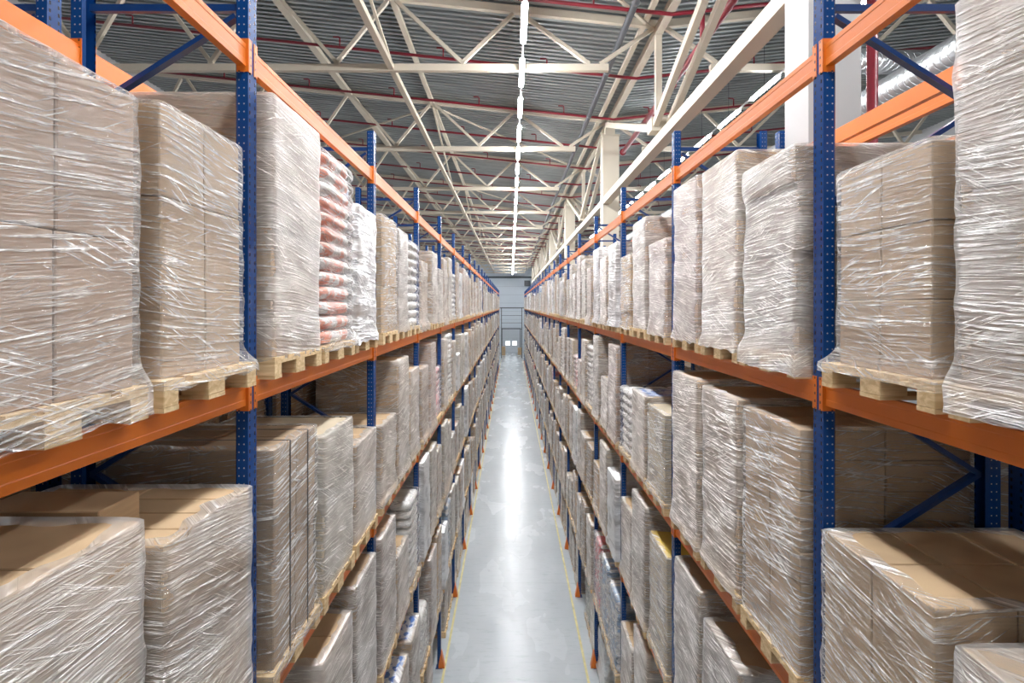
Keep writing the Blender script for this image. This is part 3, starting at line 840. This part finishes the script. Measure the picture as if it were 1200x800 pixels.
K = spec
FIX = {
 ('L', 4, 0, 0): K('carton', 1.42, card=1, film='film', lh=.43), ('L', 4, 0, 1): K('carton', 1.375, card=3, film='film', lh=.6, hx=.57, hy=.362, flare=2),
 ('L', 4, 0, 2): K('carton', 1.44, card=0, film='film', lh=.44, hx=.535, hy=.335, flare=1),
 ('L', 4, 1, 0): K('carton', 1.90, card=0, film='film_dense', lh=.29, hy=.385, flare=0),
 ('L', 4, 1, 1): K('sack', 1.84, ink='sack_orange', film='film', hy=.38, flare=1), ('L', 4, 1, 2): K('carton', 1.54, card=1, film='film_white', lh=.5, hy=.34, flare=1),
 ('L', 4, 2, 0): K('carton', 1.63, card=1, lh=.3, hy=.38, flare=0), ('L', 4, 2, 1): K('carton', 1.60, card=2, film='film_dense', lh=.35, hy=.35), ('L', 4, 2, 2): K('sack', 1.55, ink='sack_plain'),
 ('L', 3, 0, 0): K('carton', 1.60, card=1, lh=.5), ('L', 3, 0, 1): K('carton', 1.69, card=1, film='film_dense', lh=.39, hy=.39, flare=0, jit=.002),
 ('L', 3, 0, 2): K('carton', 1.52, card=1, film='film_dense', lh=.46, hx=.58, hy=.37, ny=4, nx=2, flare=0, jit=.006, top='extra'),
 ('L', 3, 1, 0): K('carton', 1.64, card=2, film='film', lh=.37, hy=.35, flare=1, strap=True), ('L', 3, 1, 1): K('paper', 1.50, film='film_dense', lh=.45, hy=.38, flare=0),
 ('L', 3, 1, 2): K('carton', 1.17, card=1, film='film_dense', lh=.26, flare=0), ('L', 3, 2, 0): K('carton', 1.11, card=1, film='film_dense', lh=.24), ('L', 3, 2, 1): K('carton', 1.82, card=0, film='film_dense', lh=.34),
 ('L', 3, 2, 2): K('carton', 1.55, card=1, film='film_dense', lh=.3),
 ('L', 2, 1, 0): K('carton', 1.1, card=1, lh=.3), ('L', 2, 1, 1): K('carton', 1.68, card=1, film='film_dense', lh=.5), ('L', 2, 1, 2): K('carton', 1.82, card=2, film='film_dense', lh=.46, flare=0),
 ('L', 2, 2, 0): K('carton', 1.83, card=3, film='film_dense', lh=.36, flare=0), ('L', 2, 2, 1): K('carton', 1.12, card=1, film='film_dense', lh=.5), ('L', 2, 2, 2): K('sack', 1.56, ink='sack_plain'),
 ('L', 1, 2, 1): K('carton', 1.38, card=1, film='film_dense', top='blue'), ('L', 1, 2, 2): K('carton', 1.46, card=1, film='film_dense', top='blue'),
 ('R', 4, 0, 0): K('carton', 1.7, card=2, film='film_dense'), ('R', 4, 0, 1): K('carton', 1.80, card=2, film='film_dense', lh=.82, ny=1, hx=.575, hy=.38, flare=2, jit=.002),
 ('R', 4, 0, 2): K('carton', 1.27, card=0, film='film', lh=.375, hx=.545, hy=.32, flare=1), ('R', 4, 1, 0): K('carton', 1.58, card=2, film='film_dense', lh=.24, hx=.555, hy=.36, flare=2, jit=.016),
 ('R', 4, 1, 1): K('carton', 1.81, card=1, film='film_dense', lh=.55, hy=.37, ny=1, flare=1), ('R', 4, 1, 2): K('carton', 1.84, card=3, film='film_pink', lh=.42, hy=.35, jit=.015, flare=1),
 ('R', 4, 2, 0): K('carton', 1.33, card=3, film='film_pink', lh=.2, hy=.38, flare=1), ('R', 4, 2, 1): K('carton', 1.76, card=3, film='film_dense', lh=.4, flare=0), ('R', 4, 2, 2): K('carton', 1.32, card=1, film='film', lh=.22, jit=.015),
 ('R', 4, 3, 0): K('carton', 1.65, card=1, film='film_white', lh=.5), ('R', 4, 3, 1): K('carton', 1.48, card=1, film='film_dense', lh=.3),
 ('R', 3, 0, 0): K('carton', 1.15, card=1), ('R', 3, 0, 1): K('carton', 1.16, card=1, film='film_dense', lh=.5, hy=.36, top='gloss'), ('R', 3, 0, 2): K('carton', 1.24, card=1, film='film', lh=.53, hx=.585, hy=.39, nx=3, ny=2, flare=0, jit=.002),
 ('R', 3, 1, 0): K('carton', 1.79, card=0, film='film', lh=.205, hy=.385, flare=0), ('R', 3, 1, 1): K('carton', 1.81, card=1, film='film_dense', lh=.4, hy=.375, ny=1, flare=1), ('R', 3, 1, 2): K('carton', 1.84, card=1, film='film_dense', lh=.4, hy=.385, ny=1),
 ('R', 3, 2, 0): K('paper', 1.25, film='film', lh=.6, hy=.37), ('R', 3, 2, 1): K('carton', 1.31, card=1, film='film_dense', top='blue', lh=.5), ('R', 3, 2, 2): K('sack', 1.22, ink='sack_plain'),
 ('R', 3, 3, 0): K('carton', 1.86, card=3, film='film_pink', lh=.6), ('R', 3, 3, 1): K('carton', 1.1, card=1, film='film_dense', lh=.3), ('R', 3, 3, 2): K('carton', 1.92, card=2, film='film_dense', lh=.6),
 ('R', 2, 1, 0): K('carton', 1.2, card=1, lh=.3), ('R', 2, 1, 1): K('carton', 1.60, card=2, film='film_dense', lh=.24, ny=2), ('R', 2, 1, 2): K('carton', 1.78, card=2, film='film_dense', lh=.26),
 ('R', 2, 2, 0): K('paper', 1.60, film='film', lh=.4, top='yellow'), ('R', 2, 2, 1): K('carton', 1.85, card=2, film='film_dense', lh=.3), ('R', 2, 2, 2): K('carton', 1.38, card=1, film='film_dense', lh=.3),
 ('R', 1, 2, 1): K('carton', 1.85, card=1, film='film_dense', lh=.5), ('R', 1, 2, 2): K('carton', 1.33, card=1, film='film_dense', lh=.3),
 ('R', 1, 3, 0): K('sack', 1.5, ink='sack_blue'), ('R', 1, 3, 1): K('sack', 1.6, ink='sack_blue'), ('R', 1, 3, 2): K('sack', 1.65, ink='sack_red'),
 ('R', 0, 4, 1): K('sack', 1.3, ink='sack_green'),
}
EMPTY = {('R', 0, 3, 1), ('R', 0, 3, 0), ('R', 0, 4, 2), ('L', 0, 3, 2), ('L', 0, 4, 0)}
OVER = .055
slots = []
for sd in 'LR':
    X = XL if sd == 'L' else XR; sg = -1 if sd == 'L' else 1
    for lv, z in enumerate(LEV):
        for b in range(NB[sd]):
            for s in range(3):
                key = (sd, lv, b, s)
                if key in EMPTY: continue
                rnd = random.Random(hash(key[1:]) * 31 + (5 if sd == 'L' else 9))
                sp = FIX.get(key) or rand_spec(rnd, lv, sd)
                if lv == 4 and b > 8 and rnd.random() < .05: continue
                yc = Y0 + P * b + (.52, 1.40, 2.28)[s] + rnd.uniform(-.012, .012)
                ov = OVER + rnd.uniform(-.01, .02) + (.02 if (sd == 'L' and b < 2) else 0)
                xc = X + sg * (PX - ov + (.09 if lv == 0 else 0))
                xa = X - sg * 0.02
                # size in the picture of the face toward the aisle
                y0, y1 = max(yc - .4, .3), yc + .4
                xa0, ya0 = proj(xa, y0, z + sp['h']); xa1, ya1 = proj(xa, y1, z + sp['h']); _, yb0 = proj(xa, y0, z); _, yb1 = proj(xa, y1, z)
                cl = lambda v, a, c: max(a, min(c, v))
                w = abs(cl(xa0, 0, 1200) - cl(xa1, 0, 1200))
                hgt = (cl(yb0, 0, 800) - cl(ya0, 0, 800) + cl(yb1, 0, 800) - cl(ya1, 0, 800)) / 2
                keep = w * hgt > 0 or (b == 0 and s == 0 and lv >= 3)
                if not keep: continue
                slots.append((w * hgt, key, sp, xc, yc, z, w * hgt > 0))
slots.sort(key=lambda q: -q[0])
NIND = 284
LSH = {4: 'highest loaded shelf', 3: 'second shelf down', 2: 'third shelf down', 1: 'fourth shelf down', 0: 'floor level'}
CNAME = {0: 'brown', 1: 'tan', 2: 'greyish brown', 3: 'reddish brown'}
def look(s):
    st = s['style']; hh = 'tall ' if s['h'] > 1.7 else 'low ' if s['h'] < 1.2 else ''
    if s['film'] == 'film_white': return hh + 'load hidden under white film'
    if st == 'carton':
        t = f"{hh}wrapped pallet of {CNAME[s['card']]} cartons"
        if s['strap']: t = 'tan cartons in film with two black straps'
        if s['top'] == 'blue': t = 'wrapped cartons with blue printed top'
        return t
    if st == 'paper': return hh + ('wrapped paper bundles with yellow top' if s['top'] == 'yellow' else 'wrapped pallet of layered paper')
    return hh + 'wrapped pallet of ' + {'sack_plain': 'plain white', 'sack_orange': 'orange printed', 'sack_red': 'red printed', 'sack_blue': 'blue printed', 'sack_green': 'grey-green'}[s['ink']] + ' sacks'
# order along each shelf, counted from the first one in view
order = {}
for sd in 'LR':
    for lv in range(5):
        row = sorted([q for q in slots if q[1][0] == sd and q[1][1] == lv and q[6]], key=lambda q: q[4])
        for i, q in enumerate(row): order[q[1]] = i + 1
def make_load(sp, seed, loc, rz, lab, grp, lod):
    t = thing('wrapped_pallet_load', lab, 'pallet load', loc, rz, grp)
    put_pallet(t, lod >= 3)
    parts = goods(sp, seed, 2 if lod >= 3 else 1 if lod >= 1 else 0)
    if lod >= 2:
        for nm, b, m, sm in parts: b.build(nm, M[m], t, sm)
    else:
        acc = {}
        for nm, b, m, sm in parts:
            a = acc.setdefault(nm, (MB(), m, sm)); a[0].merge(b, Matrix.Identity(4), {0: 0})
        nmap = {'carton': 'carton_stack', 'sack': 'sack_stack', 'paper_bundle': 'paper_stack'}
        for nm, (b, m, sm) in acc.items(): b.build(nmap.get(nm, nm), M[m], t, sm)
    return t
rest = MB(); REST = ['wood', 'card0', 'card1', 'card2', 'card3', 'paper', 'film', 'film_dense', 'film_white', 'film_pink', 'sack_plain', 'sack_red', 'sack_blue', 'sack_orange', 'sack_green', 'yellowtop', 'bluelabel', 'strap']
for i, (a, key, sp, xc, yc, z, vis) in enumerate(slots):
    sd, lv, b, s = key; rz = PI if sd == 'L' else 0
    seed = (lv * 131 + b * 17 + s * 5 + (3 if sd == 'L' else 0)) % 997 + 1
    if i < NIND or not vis:
        if vis: lab = f"{look(sp)}, {nth(order[key])} along the {SIDE[sd]} rack's {LSH[lv]}"
        else: lab = f"{look(sp)} at near end of {SIDE[sd]} rack's {LSH[lv]}"
        lod = 3 if i < 18 else 2 if i < 46 else 1 if i < 150 else 0
        if not vis: lod = 0
        make_load(sp, seed, (xc, yc, z), rz, lab, f"wrapped pallet loads on the {SIDE[sd]} rack, {LSH[lv]}", lod)
    else:
        T = Matrix.Translation((xc, yc, z)) @ Matrix.Rotation(rz, 4, 'Z')
        rest.merge(PLOW, T, {0: 0})
        for nm, bb, m, sm in goods(sp, seed, 0): rest.merge(bb, T, {0: REST.index(m)})
o = rest.build('distant_pallet_loads', [M[k] for k in REST]); tag(o, 'mass of small wrapped pallet loads far down both racks', 'pallet loads', None, 'stuff')
# second-row loads glimpsed behind
for sd in 'LR':
    X = XL if sd == 'L' else XR; sg = -1 if sd == 'L' else 1; rz = PI if sd == 'L' else 0
    n = 0
    for b in range(0, 4):
        for s in range(3):
            if sd == 'R' and b == 1 and s == 2: continue
            n += 1
            rnd = random.Random(b * 7 + s + (50 if sd == 'L' else 0))
            sp = K('carton', rnd.choice([1.5, 1.7, 1.8]), card=rnd.choice([0, 2]), film='film', lh=.28, flare=0)
            make_load(sp, 500 + n, (X + sg * (DEP + GAP + PX - .03), Y0 + P * b + (.52, 1.40, 2.28)[s], LEV[3]), rz,
                      f"shadowed wrapped brown cartons in the rack behind the {SIDE[sd]} one, {nth(n)} along", f"wrapped loads behind the {SIDE[sd]} rack", 0)
# empty pallets on the floor, right rack
for k in range(3):
    p = put('wooden_pallet', PALM, None, (XR + .52, 9.35, .145 * k), 0.0)
    tag(p, f"bare wooden pallet on the floor under the right rack, {['bottom', 'middle', 'top'][k]} of three", 'pallet', 'bare pallets on the floor')

# ------------------------------------------------------------------ light
w = bpy.data.worlds.new('world'); bpy.context.scene.world = w; w.use_nodes = True
w.node_tree.nodes['Background'].inputs[0].default_value = (0.75, 0.85, 1, 1); w.node_tree.nodes['Background'].inputs[1].default_value = 0.3
def area(name, loc, rot, sx, sy, e, c=(1, 1, 1)):
    l = bpy.data.lights.new(name, 'AREA'); l.shape = 'RECTANGLE'; l.size = sx; l.size_y = sy; l.energy = e; l.color = c
    o = bpy.data.objects.new(name, l); col.objects.link(o); o.location = loc; o.rotation_euler = rot; return o
area('fill_light', (0.15, -7, H + 2.5), (math.radians(80), 0, 0), 6, 5, 110, (1, .98, .95))  # added soft fill from behind the camera, not a fixture of the hall

vs = bpy.context.scene.view_settings
vs.view_transform = 'Standard'; vs.look = 'None'; vs.exposure = 0.0; vs.gamma = 1.06
